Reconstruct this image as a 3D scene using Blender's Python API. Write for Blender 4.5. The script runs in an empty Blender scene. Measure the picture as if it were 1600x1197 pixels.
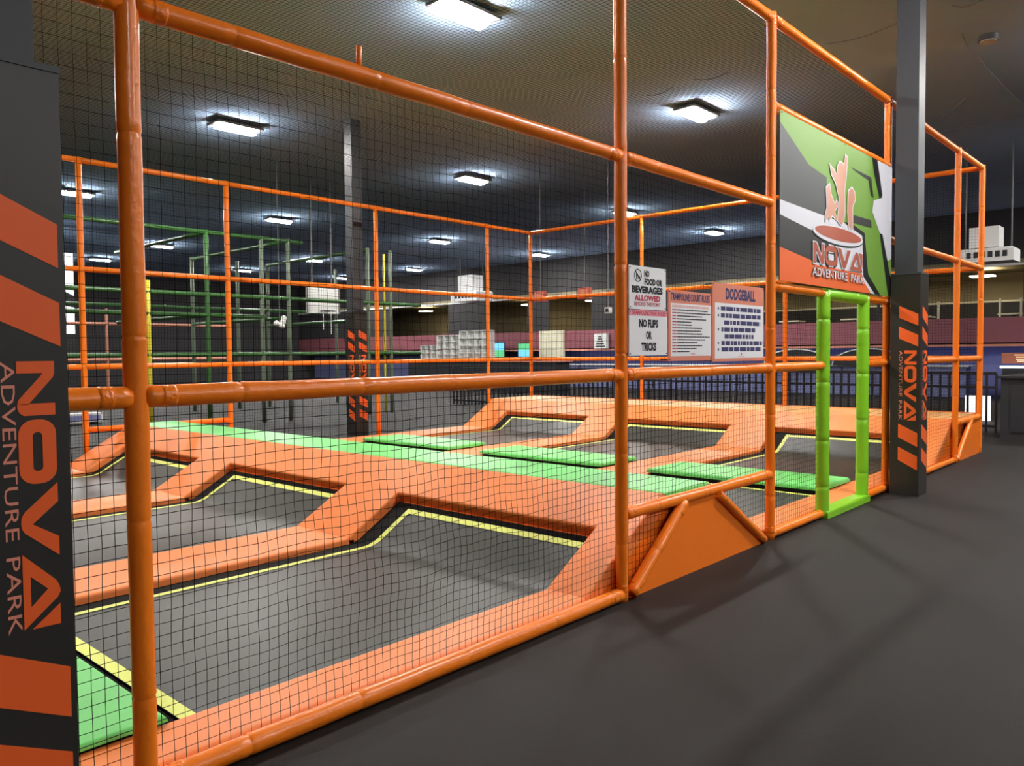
import bpy, bmesh, math, random
from mathutils import Vector, Matrix

random.seed(7)
scene = bpy.context.scene
C = scene.collection

# ---------------------------------------------------------------- camera, world, exposure
F_PX, YAW, PITCH, ROLL, EYE = 1235.74, 42.3734, 2.1877, -0.5, 1.6
a, t, r = map(math.radians, (YAW, PITCH, ROLL))
fw = Vector((math.cos(a), math.sin(a), 0)); rt = Vector((math.sin(a), -math.cos(a), 0)); up = Vector((0, 0, 1))
Fv = fw * math.cos(t) - up * math.sin(t); Uv = up * math.cos(t) + fw * math.sin(t)
Rv = rt * math.cos(r) + Uv * math.sin(r); Uv = Uv * math.cos(r) - rt * math.sin(r)
cam_data = bpy.data.cameras.new('camera'); cam = bpy.data.objects.new('camera', cam_data); C.objects.link(cam)
cam_data.sensor_fit = 'HORIZONTAL'; cam_data.sensor_width = 36.0; cam_data.lens = F_PX / 1600 * 36.0
cam_data.clip_start = 0.05; cam_data.clip_end = 200
M = Matrix((Rv, Uv, -Fv)).transposed().to_4x4(); M.translation = (0, 0, EYE); cam.matrix_world = M
scene.camera = cam

world = bpy.data.worlds.new('world'); scene.world = world; world.use_nodes = True
world.node_tree.nodes['Background'].inputs[0].default_value = (0.02, 0.021, 0.023, 1)
world.node_tree.nodes['Background'].inputs[1].default_value = 1.0
vs = scene.view_settings
vs.view_transform = 'Standard'; vs.look = 'None'; vs.gamma = 1.0; vs.exposure = 0.5; vs.use_curve_mapping = False
scene.cycles.max_bounces = 8; scene.cycles.diffuse_bounces = 5; scene.cycles.caustics_reflective = False
scene.cycles.caustics_refractive = False
LAMP = 260.0          # radiance of the twin-tube ceiling lamps

# ---------------------------------------------------------------- materials
MATS = {}
def mat(name, col, rough=0.5, spec=0.5, bump=0.0, bscale=60, var=0.0, vscale=4, emit=None, metal=0.0, coat=0.0, stretch=None):
    m = bpy.data.materials.new(name); m.use_nodes = True; nt = m.node_tree
    b = nt.nodes['Principled BSDF']
    b.inputs['Base Color'].default_value = (*col, 1); b.inputs['Roughness'].default_value = rough
    b.inputs['Specular IOR Level'].default_value = spec; b.inputs['Metallic'].default_value = metal
    b.inputs['Coat Weight'].default_value = coat; b.inputs['Coat Roughness'].default_value = 0.12
    tc = nt.nodes.new('ShaderNodeTexCoord')
    src = tc.outputs['Object']
    if stretch:
        mp = nt.nodes.new('ShaderNodeMapping'); mp.inputs['Scale'].default_value = stretch
        nt.links.new(src, mp.inputs['Vector']); src = mp.outputs[0]
    if var > 0:
        n = nt.nodes.new('ShaderNodeTexNoise'); n.inputs['Scale'].default_value = vscale; n.inputs['Detail'].default_value = 5
        nt.links.new(src, n.inputs['Vector'])
        mx = nt.nodes.new('ShaderNodeMix'); mx.data_type = 'RGBA'
        mx.inputs['A'].default_value = (*[max(0, c * (1 - var)) for c in col], 1)
        mx.inputs['B'].default_value = (*[min(1, c * (1 + var)) for c in col], 1)
        nt.links.new(n.outputs['Fac'], mx.inputs['Factor']); nt.links.new(mx.outputs['Result'], b.inputs['Base Color'])
    if bump > 0:
        n = nt.nodes.new('ShaderNodeTexNoise'); n.inputs['Scale'].default_value = bscale; n.inputs['Detail'].default_value = 3
        nt.links.new(src, n.inputs['Vector'])
        bp = nt.nodes.new('ShaderNodeBump'); bp.inputs['Strength'].default_value = bump; bp.inputs['Distance'].default_value = 0.01
        nt.links.new(n.outputs['Fac'], bp.inputs['Height']); nt.links.new(bp.outputs[0], b.inputs['Normal'])
    if emit:
        b.inputs['Emission Color'].default_value = (*emit[0], 1); b.inputs['Emission Strength'].default_value = emit[1]
    MATS[name] = m
    return m

mat('carpet', (0.0095, 0.0070, 0.0057), 0.62, 0.30, 0.5, 260, 0.35, 1.3)
mat('court_black', (0.008, 0.008, 0.008), 0.8, 0.2)
mat('ceiling_paint', (0.42, 0.585, 0.82), 0.95, 0.0, 0, 8, 0.05, 0.7)
mat('wall_dark', (0.045, 0.043, 0.045), 0.8, 0.2, 0.1, 30, 0.15, 1.0)
mat('tube_orange', (0.95, 0.215, 0.012), 0.33, 0.45, 0.35, 26, 0.06, 6, coat=0.08)
mat('tube_tape', (0.92, 0.205, 0.012), 0.25, 0.5, 0.8, 45)
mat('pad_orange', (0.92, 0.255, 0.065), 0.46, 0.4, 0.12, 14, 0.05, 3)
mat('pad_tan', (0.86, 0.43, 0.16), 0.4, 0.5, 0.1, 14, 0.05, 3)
mat('panel_orange', (0.88, 0.185, 0.012), 0.4, 0.4, 0.04, 20, 0.04, 2)
mat('pad_green', (0.17, 0.68, 0.17), 0.4, 0.4, 0.1, 14, 0.05, 3)
mat('tube_lime', (0.24, 0.60, 0.022), 0.3, 0.5, 0.2, 38, 0.05, 6, coat=0.2)
mat('mat_black', (0.029, 0.0275, 0.021), 0.42, 0.42, 0.1, 300, 0.12, 2)
mat('stripe_yellow', (0.80, 0.84, 0.20), 0.5, 0.3)
mat('net_black', (0.006, 0.006, 0.007), 0.9, 0.0)
mat('wrap_black', (0.028, 0.025, 0.023), 0.38, 0.5, 0.05, 6)
mat('steel_dark', (0.05, 0.052, 0.06), 0.5, 0.4)
mat('print_orange', (0.92, 0.135, 0.025), 0.45, 0.4)
mat('print_pink', (0.80, 0.28, 0.20), 0.45, 0.4)
mat('sign_white', (0.80, 0.79, 0.82), 0.35, 0.4)
mat('sign_salmon', (0.72, 0.25, 0.17), 0.4, 0.4)
mat('sign_pink', (0.75, 0.30, 0.36), 0.4, 0.4)
mat('ink_black', (0.012, 0.012, 0.018), 0.5, 0.3)
mat('ink_navy', (0.05, 0.05, 0.14), 0.5, 0.3)
mat('ink_red', (0.50, 0.05, 0.09), 0.5, 0.3)
mat('ink_pale_red', (0.80, 0.45, 0.45), 0.5, 0.3)
mat('ink_grey', (0.22, 0.22, 0.26), 0.5, 0.3)
mat('vinyl_green', (0.15, 0.30, 0.04), 0.48, 0.5)
mat('vinyl_grey', (0.055, 0.06, 0.06), 0.48, 0.5)
mat('vinyl_dark', (0.03, 0.03, 0.03), 0.48, 0.5)
mat('vinyl_white', (0.62, 0.62, 0.68), 0.48, 0.5)
mat('vinyl_orange', (0.75, 0.13, 0.03), 0.48, 0.5)
mat('vinyl_black', (0.008, 0.009, 0.009), 0.48, 0.5)
mat('vinyl_brown', (0.42, 0.115, 0.075), 0.35, 0.5)
mat('vinyl_tan', (0.58, 0.28, 0.19), 0.35, 0.5)
mat('lamp_tube', (0.9, 0.9, 0.9), 0.5, 0.2, emit=((1.0, 0.975, 0.93), LAMP))
mat('lamp_case', (0.25, 0.25, 0.25), 0.5, 0.4)
mat('cable_grey', (0.14, 0.14, 0.145), 0.5, 0.4)
mat('tube_green', (0.035, 0.11, 0.028), 0.35, 0.4)
mat('tube_pale', (0.13, 0.17, 0.115), 0.4, 0.4)
mat('tube_yellow', (0.60, 0.50, 0.03), 0.4, 0.4)
mat('tube_pinkish', (0.50, 0.22, 0.15), 0.4, 0.4)
mat('white_paint', (0.75, 0.76, 0.74), 0.5, 0.3)
mat('cream_paint', (0.72, 0.68, 0.50), 0.5, 0.3)
mat('maroon_paint', (0.27, 0.09, 0.11), 0.55, 0.3, var=0.08)
mat('salmon_trim', (0.60, 0.24, 0.17), 0.5, 0.3)
mat('olive_wall', (0.24, 0.20, 0.12), 0.7, 0.2, var=0.08)
mat('blue_wall', (0.20, 0.22, 0.42), 0.6, 0.3, var=0.1)
mat('black_metal', (0.012, 0.012, 0.018), 0.4, 0.5)
mat('counter_black', (0.022, 0.022, 0.025), 0.5, 0.4)
mat('glass_pane', (0.30, 0.26, 0.17), 0.12, 0.6)
mat('red_box', (0.55, 0.14, 0.11), 0.5, 0.3)
mat('ac_white', (0.66, 0.66, 0.66), 0.45, 0.4)
mat('led_blue', (0.3, 0.35, 0.9), 0.5, 0.2, emit=((0.45, 0.5, 1.0), 7.0))
mat('led_warm', (0.9, 0.8, 0.6), 0.5, 0.2, emit=((1.0, 0.85, 0.55), 22.0))
mat('screen_glow', (0.1, 0.3, 0.5), 0.3, 0.4, emit=((0.12, 0.42, 0.75), 1.2))
mat('screen_green', (0.1, 0.4, 0.2), 0.3, 0.4, emit=((0.08, 0.40, 0.16), 0.9))
mat('menu_glow', (0.3, 0.1, 0.05), 0.4, 0.3, emit=((0.12, 0.04, 0.03), 0.8))
mat('menu_print', (0.9, 0.7, 0.4), 0.4, 0.3, emit=((0.9, 0.65, 0.35), 1.2))
mat('white_glow', (0.9, 0.9, 0.9), 0.5, 0.2, emit=((0.95, 0.97, 1.0), 1.1))
mat('foliage', (0.06, 0.25, 0.02), 0.6, 0.3)

# ---------------------------------------------------------------- helpers
LOC = {}
def wloc(o): return LOC.get(o.name, Vector((0, 0, 0))) if o else Vector((0, 0, 0))

def tag(o, label=None, cat=None, group=None, kind=None):
    if label: o['label'] = label
    if cat: o['category'] = cat
    if group: o['group'] = group
    if kind: o['kind'] = kind
    return o

def thing(name, label, cat, loc=(0, 0, 0), group=None):
    o = bpy.data.objects.new(name, None); C.objects.link(o); o.location = loc; o.empty_display_size = 0.1
    LOC[o.name] = Vector(loc)
    return tag(o, label, cat, group)

def link(name, me, m, parent=None, org=None):
    """links a mesh whose vertices are in world space; origin at org (default: parent's origin)"""
    if isinstance(m, str): m = MATS[m]
    pw = wloc(parent)
    org = Vector(org) if org is not None else pw.copy()
    me.transform(Matrix.Translation(-org))
    me.materials.clear(); me.materials.append(m)
    o = bpy.data.objects.new(name, me); C.objects.link(o)
    o.parent = parent; o.location = org - pw
    LOC[o.name] = org
    return o

class MB:
    def __init__(s): s.v = []; s.f = []; s.smooth = False
    def add(s, v, f):
        n = len(s.v); s.v += [tuple(p) for p in v]; s.f += [tuple(i + n for i in q) for q in f]; return s
    def box(s, x0, x1, y0, y1, z0, z1):
        return s.add([(x0,y0,z0),(x1,y0,z0),(x1,y1,z0),(x0,y1,z0),(x0,y0,z1),(x1,y0,z1),(x1,y1,z1),(x0,y1,z1)],
                     [(0,3,2,1),(4,5,6,7),(0,1,5,4),(1,2,6,5),(2,3,7,6),(3,0,4,7)])
    def tube(s, p0, p1, r0, r1=None, sides=12, step=None, wob=0.0, joint=None, caps=True, seed=0):
        p0 = Vector(p0); p1 = Vector(p1); d = p1 - p0; L = d.length; d.normalize()
        r1 = r0 if r1 is None else r1
        e1 = d.orthogonal().normalized(); e2 = d.cross(e1)
        ts = [(0.0, 1.0), (1.0, 1.0)]
        if step:
            n = max(2, int(L / step)); ts = [(i / n, 1.0) for i in range(n + 1)]
        if joint:
            k = joint * 0.6; rnd = random.Random(seed)
            while k < L - 0.08:
                ts = [q for q in ts if abs(q[0] * L - k) > 0.016]
                w = 0.006
                ts += [((k - 2 * w) / L, 1.015), ((k - .5 * w) / L, 0.935), ((k + .5 * w) / L, 0.935), ((k + 2 * w) / L, 1.02)]
                k += joint * rnd.uniform(0.85, 1.2)
            ts.sort()
        V = []; Fc = []; rnd = random.Random(seed + 1)
        ph = [rnd.uniform(0, 6.28) for _ in range(6)]
        for tt, k in ts:
            c = p0 + d * (L * tt); rr = (r0 + (r1 - r0) * tt) * k; q = tt * L
            for i in range(sides):
                an = 2 * math.pi * i / sides
                w = wob * (math.sin(an * 2 + ph[0] + q * 5) * .4 + math.sin(an * 3 + ph[1] - q * 9) * .3 + math.sin(q * 13 + ph[2] + an) * .5) if wob else 0
                V.append(c + (e1 * math.cos(an) + e2 * math.sin(an)) * rr * (1 + w))
        n = len(ts)
        for j in range(n - 1):
            for i in range(sides):
                i2 = (i + 1) % sides
                Fc.append((j * sides + i, j * sides + i2, (j + 1) * sides + i2, (j + 1) * sides + i))
        if caps:
            Fc.append(tuple(range(sides))[::-1]); Fc.append(tuple((n - 1) * sides + i for i in range(sides)))
        return s.add(V, Fc)
    def ring(s, p0, p1, rad, sides=16): return s.tube(p0, p1, rad, sides=sides)
    def prism(s, poly, org, ux, uy, n, th):
        """polygon (2D list) extruded from plane org+ux,uy along n by th"""
        org, ux, uy, n = map(Vector, (org, ux, uy, n)); k = len(poly)
        V = [org + ux * p[0] + uy * p[1] for p in poly] + [org + ux * p[0] + uy * p[1] + n * th for p in poly]
        ar = sum(poly[i][0] * poly[(i + 1) % k][1] - poly[(i + 1) % k][0] * poly[i][1] for i in range(k))
        flip = (ar > 0) != (ux.cross(uy).dot(n) > 0)
        top = tuple(range(k, 2 * k)); bot = tuple(range(k))[::-1]
        Fs = [bot, top] + [(i, (i + 1) % k, k + (i + 1) % k, k + i) for i in range(k)]
        if flip: Fs = [q[::-1] for q in Fs]
        return s.add(V, Fs)
    def mesh(s, name, smooth=None):
        me = bpy.data.meshes.new(name); me.from_pydata(s.v, [], s.f)
        if (s.smooth if smooth is None else smooth):
            me.polygons.foreach_set('use_smooth', [len(p.vertices) <= 4 for p in me.polygons])
        me.update(); return me
    def build(s, name, m, parent=None, org=None, smooth=None): return link(name, s.mesh(name, smooth), m, parent, org)

def slab(name, poly, org, ux, uy, n, th, m, parent=None, bev=0.02, segs=3, oorg=None):
    """thick pad: polygon extruded with its top edges rounded"""
    mb = MB().prism(poly, org, ux, uy, n, th); me = mb.mesh(name)
    bm = bmesh.new(); bm.from_mesh(me); n = Vector(n).normalized()
    bm.normal_update()
    topf = max(bm.faces, key=lambda f: (round(f.normal.dot(n), 3), (f.calc_center_median() - Vector(org)).dot(n)))
    bmesh.ops.bevel(bm, geom=list(topf.edges), offset=bev, segments=segs, affect='EDGES', profile=0.5)
    for f in bm.faces: f.smooth = False
    bm.to_mesh(me); bm.free()
    return link(name, me, m, parent, oorg)

def text_mesh(body, w=None, h=None, bold=0.0, align='CENTER', th=0.0):
    """text laid out as a mesh in local XY, scaled to width w and cap height h, origin at its centre"""
    cu = bpy.data.curves.new('txt', 'FONT'); cu.body = body; cu.align_x = 'LEFT'; cu.offset = bold; cu.extrude = th; cu.resolution_u = 2
    o = bpy.data.objects.new('txt', cu); C.objects.link(o)
    dg = bpy.context.evaluated_depsgraph_get(); dg.update()
    me = bpy.data.meshes.new_from_object(o.evaluated_get(dg))
    bpy.data.objects.remove(o); bpy.data.curves.remove(cu)
    xs = [v.co.x for v in me.vertices]; ys = [v.co.y for v in me.vertices]
    sx = w / (max(xs) - min(xs)) if w else 1; sy = h / (max(ys) - min(ys)) if h else 1
    if not w: sx = sy
    if not h: sy = sx
    cx = (max(xs) + min(xs)) / 2; cy = (max(ys) + min(ys)) / 2
    me.transform(Matrix.Diagonal((sx, sy, 1, 1)) @ Matrix.Translation((-cx, -cy, 0)))
    return me

def put_text(name, body, centre, ux, uy, m, parent, w=None, h=None, bold=0.02):
    me = text_mesh(body, w, h, bold)
    ux, uy = Vector(ux), Vector(uy); n = ux.cross(uy)
    me.transform(Matrix.Translation(centre) @ Matrix((ux, uy, n)).transposed().to_4x4())
    return link(name, me, m, parent)

def copy_obj(o, parent, dloc=None):
    c = o.copy(); C.objects.link(c); c.parent = parent
    if dloc is not None: c.location = dloc
    LOC[c.name] = wloc(parent) + Vector(c.location)
    return c

# ---------------------------------------------------------------- dimensions
Y0, YB = 2.8784, 12.0072
XP = [-1.84, 1.173, 4.187, 6.382, 9.381, 12.399, 13.8275]
YP = [Y0, 5.96, 8.99, YB]
ZM, ZT, ZU, ZR, ZC = 1.4547, 2.8319, 4.3514, 0.5572, 6.0
RAD = 0.0405

# ---------------------------------------------------------------- setting
XL, XR, YF, YK = -9.0, 36.0, -17.0, 47.0
tag(MB().box(XL, XR, YF, YK, -0.2, 0.0).build('floor', 'carpet'), kind='structure')
tag(MB().box(XL, XR, YF, YK, 6.14, 6.3).build('ceiling', 'ceiling_paint'), kind='structure')
tag(MB().box(XL, XR, YK, YK + .2, 0, 6.14).build('wall_back', 'wall_dark'), kind='structure')
tag(MB().box(XR, XR + .2, YF, YK, 0, 6.14).build('wall_right', 'wall_dark'), kind='structure')
tag(MB().box(XL - .2, XL, YF, YK, 0, 6.14).build('wall_left', 'wall_dark'), kind='structure')
tag(MB().box(XL, XR, YF - .2, YF, 0, 6.14).build('wall_front', 'wall_dark'), kind='structure')

# ---------------------------------------------------------------- ceiling lamps
def lamp_parts(root):
    x, y = 0, 0
    w = wloc(root)
    for i, (dx, dy) in enumerate(((-0.06, -0.12), (0.06, 0.12))):
        MB().box(w.x - .40 + dx, w.x + .40 + dx, w.y + dy - .075, w.y + dy + .075, 6.0, 6.03).build('light_tube', 'lamp_tube', root)
    MB().box(w.x - .48, w.x + .48, w.y - .22, w.y + .22, 6.031, 6.075).build('housing', 'lamp_case', root)
    for sx in (-.36, .36):
        MB().tube((w.x + sx, w.y, 6.07), (w.x + sx, w.y, 6.15), .012, sides=6).build('hanger', 'lamp_case', root)
rows = [('first', 7.5, [(0.4, 'outside the left edge'), (7.36, 'above the near court, largest of all'), (13.42, 'right of the top centre, above the far court')]),
        ('second', 14.5, [(0.6, 'hidden behind the left pillar'), (7.95, 'above the back net, left of the tall front post'), (14.49, 'over the back corner of the cage'), (21.33, 'just right of the front post with the white signs'), (27.24, 'above the dodgeball sign')]),
        ('third', 23.4, [(8.04, 'beside the top of the left pillar'), (14.32, 'below the back top rail, left of centre'), (21.46, 'in the middle bay of the back wall'), (27.66, 'right beside the back corner post')]),
        ('fourth', 32.2, [(8.0, 'low behind the left front post'), (14.30, 'just right of the left front post'), (21.48, 'low in the second bay of the back wall'), (27.68, 'low in the middle bay of the back wall')]),
        ('last', 38.6, [(14.28, 'low between the left pillar and the left front post'), (21.4, 'below the middle rail of the back wall'), (27.58, 'smallest, low near the backboard')]),
        ('hall', 0.4, [(7.4, 'the entrance side of the walkway'), (14.4, 'the walkway by the railing'), (21.3, 'the reception counter')]),
        ('hall', -6.6, [(0.4, 'the open floor behind the viewer'), (7.4, 'the open floor right of the viewer'), (14.4, 'the open floor far right of the viewer')]),
        ('hall', -13.4, [(7.4, 'the rear of the open floor')])]
proto = None
for rn, y, cols in rows:
    for x, where in cols:
        lab = f'twin-tube white ceiling light, {rn} row, {where}' if rn != 'hall' else f'twin-tube white ceiling light out of view over {where}'
        L = thing('ceiling_light', lab, 'ceiling light', (x, y, 6.0), 'ceiling lights of the hall')
        if proto is None: lamp_parts(L); proto = L
        else:
            for ch in proto.children: copy_obj(ch, L)

# ---------------------------------------------------------------- court: base, padded ridges, pads, trampolines
tag(MB().box(-2.8, 13.8, Y0 + .02, YB, 0.0, 0.012).build('court_base', 'court_black'), kind='structure')
ROWS = [(3.25, 5.38), (6.14, 8.33), (9.07, 11.2)]
YA, YZ = Y0 + 0.05, YB - 0.06
S30, C30 = 0.5, math.sqrt(3) / 2
TH = 0.10
def comb():
    """slope pad outline (u up the slope, v = y): a band along the top with fingers between the trampolines"""
    top, low, base = 1.05, 0.60, -0.02
    P = [(top, YA), (base, YA)]
    for y0, y1 in ROWS: P += [(base, y0), (low, y0), (low, y1), (base, y1)]
    P += [(base, YZ), (top, YZ)]
    return P
def ridge(name, label, x_base_l, x_base_r, deck, deck_label):
    """x_base_*: foot of the left and of the right slope (None: upright end)"""
    xl = x_base_l; xr = x_base_r
    R = thing(name, label, 'padded ridge', (((xl if xl is not None else xr) + (xr if xr is not None else xl)) / 2, (YA + YZ) / 2, 0))
    prof = []
    if xl is not None:
        slab('slope_pad', comb(), (xl, 0, 0.0), (C30, 0, S30), (0, 1, 0), (-S30, 0, C30), TH, 'pad_orange', R, 0.018)
        cl = xl + 1.05 * C30; prof += [(xl + .01, 0.013), (cl - .04, 0.50)]
    if xr is not None:
        slab('slope_pad', comb(), (xr, 0, 0.0), (-C30, 0, S30), (0, 1, 0), (S30, 0, C30), TH, 'pad_orange', R, 0.018)
        cr = xr - 1.05 * C30
        prof += [(cr + .04, 0.50), (xr - .01, 0.013)]
    if xr is None: cr = deck[1]; prof += [(cr, .50), (cr, .013)]
    if xl is None: cl = deck[0]; prof = [(cl, .013), (cl, .5)] + prof
    MB().prism(prof, (0, YA, 0), (1, 0, 0), (0, 0, 1), (0, 1, 0), YZ - YA).build('core', 'panel_orange', R)
    x0 = cl - .05 if xl is not None else cl; x1 = cr + .05 if xr is not None else cr
    tag(slab('walkway_pad', [(x0, YA), (x1, YA), (x1, YZ), (x0, YZ)], (0, 0, 0.51), (1, 0, 0), (0, 1, 0), (0, 0, 1), TH, deck[2], R, 0.015), deck_label)
    return R
B_L, B_M0, B_M1, B_R = -1.95, 3.93, 6.28, 11.62      # feet of the slopes
ridge('padded_ridge', 'long padded ridge with orange slopes and a green walkway between the two courts', B_M0, B_M1, (0, 0, 'pad_green'), 'green walkway on the crest')
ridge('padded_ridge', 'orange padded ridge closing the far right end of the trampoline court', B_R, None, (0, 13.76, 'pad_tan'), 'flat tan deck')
ridge('padded_ridge', 'orange padded ridge closing the left end of the near court behind the pillar', None, B_L, (-2.8, 0, 'pad_orange'), 'flat orange deck')

strips = [(YA, ROWS[0][0]), (ROWS[0][1], ROWS[1][0]), (ROWS[1][1], ROWS[2][0]), (ROWS[2][1], YZ)]
sname = ['along the front fence', 'between the front and middle trampolines', 'between the middle and back trampolines', 'along the back net']
for cname, x0, x1 in (('near', B_L - .0, B_M0 + .0), ('far', B_M1, B_R)):
    for (y0, y1), sn in zip(strips, sname):
        o = slab('floor_pad', [(x0, y0), (x1, y0), (x1, y1), (x0, y1)], (0, 0, 0.012), (1, 0, 0), (0, 1, 0), (0, 0, 1), 0.066, 'pad_orange', None, 0.02,
                 oorg=((x0 + x1) / 2, (y0 + y1) / 2, .012))
        tag(o, f'long flat orange vinyl pad {sn} in the {cname} court', 'floor pad', 'orange floor pads')
    xc = x1 - B_R + 8.4 if cname == 'far' else 0.65
GREEN = {'near': (0.56, 1.405), 'far': (8.42, 9.26)}
rn = ['front', 'middle', 'back']
for cname in ('near', 'far'):
    gx0, gx1 = GREEN[cname]
    for i, (y0, y1) in enumerate(ROWS):
        o = slab('centre_pad', [(gx0, y0 - .03), (gx1, y0 - .03), (gx1, y1 + .03), (gx0, y1 + .03)], (0, 0, 0.092), (1, 0, 0), (0, 1, 0), (0, 0, 1), 0.025 if cname == 'near' else .05, 'pad_green', None, 0.02 if cname == 'near' else .035, 4,
                 oorg=((gx0 + gx1) / 2, (y0 + y1) / 2, .012))
        sk = MB().box(gx0 + .02, gx1 - .02, y0 + .02, y1 - .02, 0.012, 0.094).build('pad_foot', 'court_black', o)
        tag(o, f'green vinyl centre pad lying across the {rn[i]} row of the {cname} court', 'centre pad', 'green centre pads')

def tramp(xa, xb, sgn, y0, y1, label):
    """bed running from the green pad (xa) to the slope foot (xb) and up the slope"""
    T = thing('trampoline', label, 'trampoline', ((xa + xb) / 2, (y0 + y1) / 2, 0.012), 'trampolines of the court')
    def prof(off, e):          # list of (x,z): flat, soft kink, slope; off = height, e = extension past both ends
        P = [(xa - sgn * e * .3, off)]
        n = 10
        for i in range(1, n + 1): P.append((xa + (xb - sgn * .08 - xa) * i / n, off))
        P += [(xb - sgn * .02, off + .006), (xb + sgn * .05, off + .028)]
        for i in range(1, 5):
            u = .08 + (.47 + e - .08) * i / 4; P.append((xb + sgn * u * C30, off + u * S30))
        return P
    def sheet(off, ya, yb, e=0.0, P=None, ny=1):
        P = P or prof(off, e); mb = MB(); V = []; Fc = []
        for j in range(ny + 1):
            y = ya + (yb - ya) * j / ny
            V += [(x, y, z) for x, z in P]
        k = len(P)
        for j in range(ny):
            for i in range(k - 1):
                q = (j * k + i, j * k + i + 1, (j + 1) * k + i + 1, (j + 1) * k + i); Fc.append(q if sgn > 0 else q[::-1])
        mb.add(V, Fc); return mb
    ym0, ym1 = y0 - .04, y1 - .22
    sheet(0.026, y0 + .005, y1 - .005, 0.09).build('spring_cover', 'court_black', T)
    sheet(0.044, ym0, ym1).build('jump_bed', 'mat_black', T, smooth=True)
    st = MB(); P = prof(0.048, 0.0); w = 0.055
    for ya, yb in ((ym0, ym0 + w), (ym1 - w, ym1)):
        b = sheet(0, ya, yb, P=P); st.add(b.v, b.f)
    x1, z1 = P[-1]; dx = sgn * w * C30; dz = w * S30
    q = [(x1 - dx, ym0 + w, z1 - dz), (x1, ym0 + w, z1), (x1, ym1 - w, z1), (x1 - dx, ym1 - w, z1 - dz)]
    st.add(q, [(0, 1, 2, 3) if sgn > 0 else (3, 2, 1, 0)])
    x0 = xa
    q = [(x0, ym0 + w, .048), (x0 + sgn * w * 1.3, ym0 + w, .048), (x0 + sgn * w * 1.3, ym1 - w, .048), (x0, ym1 - w, .048)]
    st.add(q, [(0, 1, 2, 3) if sgn > 0 else (3, 2, 1, 0)])
    st.build('border_stripe', 'stripe_yellow', T)
    return T
for i, (y0, y1) in enumerate(ROWS):
    tramp(GREEN['near'][1] + .085, B_M0, 1, y0, y1, f'black trampoline bed rising onto the long ridge, {rn[i]} row of near court')
    tramp(GREEN['near'][0] - .015, B_L, -1, y0, y1, f'black trampoline bed behind the left pillar, {rn[i]} row of near court')
    tramp(GREEN['far'][0] - .02, B_M1, -1, y0, y1, f'black trampoline bed behind the green walkway, {rn[i]} row of far court')
    tramp(GREEN['far'][1] + .02, B_R, 1, y0, y1, f'black trampoline bed rising onto the end ridge, {rn[i]} row of far court')

# ---------------------------------------------------------------- cage
sd = [0]
def ptube(name, p0, p1, parent, m='tube_orange', r=RAD, near=True, tape=True, label=None):
    sd[0] += 17
    if near: mb = MB().tube(p0, p1, r, sides=20, step=0.04, wob=0.03, joint=0.62, seed=sd[0])
    else: mb = MB().tube(p0, p1, r, sides=10, step=0.5, wob=0.02, seed=sd[0])
    o = mb.build(name, m, parent, smooth=True)
    if near and tape:
        p0 = Vector(p0); p1 = Vector(p1); d = (p1 - p0); L = d.length; d.normalize(); rnd = random.Random(sd[0])
        for k in ([0.06, L - 0.11] if L > 0.6 else []):
            MB().tube(p0 + d * k, p0 + d * (k + .05), r * 1.02, sides=20, step=0.01, wob=0.035, seed=sd[0] + 5).build('tape_wrap', 'tube_tape', o, smooth=True)
    return o

def net(parent, org, ux, uy, w, h, cell=0.045, cord=0.0026, seg=1, wob=0.006, seed=0):
    """net of cords in the rectangle org + ux*w, uy*h; thin three-sided cords, slightly slack"""
    org, ux, uy = Vector(org), Vector(ux), Vector(uy); n = ux.cross(uy)
    nx = max(2, round(w / cell)); ny = max(2, round(h / cell)); rnd = random.Random(seed)
    p = [rnd.uniform(0, 6.28) for _ in range(8)]
    def P(i, j):
        x = w * i / nx; y = h * j / ny
        k = math.sin(math.pi * i / nx) ** .5 * math.sin(math.pi * j / ny) ** .5 if 0 < i < nx and 0 < j < ny else 0
        dx = wob * k * (math.sin(y * 7 + p[0] + x * 1.3) + .6 * math.sin(y * 17 + p[1] - x * 3) + .4 * math.sin(x * 23 + y * 31 + p[2]))
        dy = wob * k * (math.sin(x * 6 + p[3] + y) + .7 * math.sin(x * 15 + p[4] + y * 2.0) + .4 * math.sin(x * 33 - y * 27 + p[5]))
        dn = 2.0 * wob * k * math.sin(x * 2.1 + p[6]) * math.sin(y * 2.7 + p[7])
        return org + ux * (x + dx) + uy * (y + dy) + n * dn
    V = []; Fc = []; c = cord / 2
    def cordline(pts, side):
        b = len(V)
        o = (side * c + n * -c * .6, side * -c + n * -c * .6, n * c)
        for q in pts: V.extend([q + o[0], q + o[1], q + o[2]])
        for k in range(len(pts) - 1):
            i0 = b + 3 * k
            for e in range(3):
                e2 = (e + 1) % 3; Fc.append((i0 + e, i0 + e2, i0 + 3 + e2, i0 + 3 + e))
    js = list(range(0, ny, seg)) + [ny]; iss = list(range(0, nx, seg)) + [nx]
    for i in range(nx + 1): cordline([P(i, j) for j in js], ux)
    for j in range(ny + 1): cordline([P(i, j) for i in iss], uy)
    mb = MB(); mb.v = [tuple(v) for v in V]; mb.f = Fc
    o = mb.build('safety_net', 'net_black', parent); o['kind'] = 'stuff'
    return o

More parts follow.
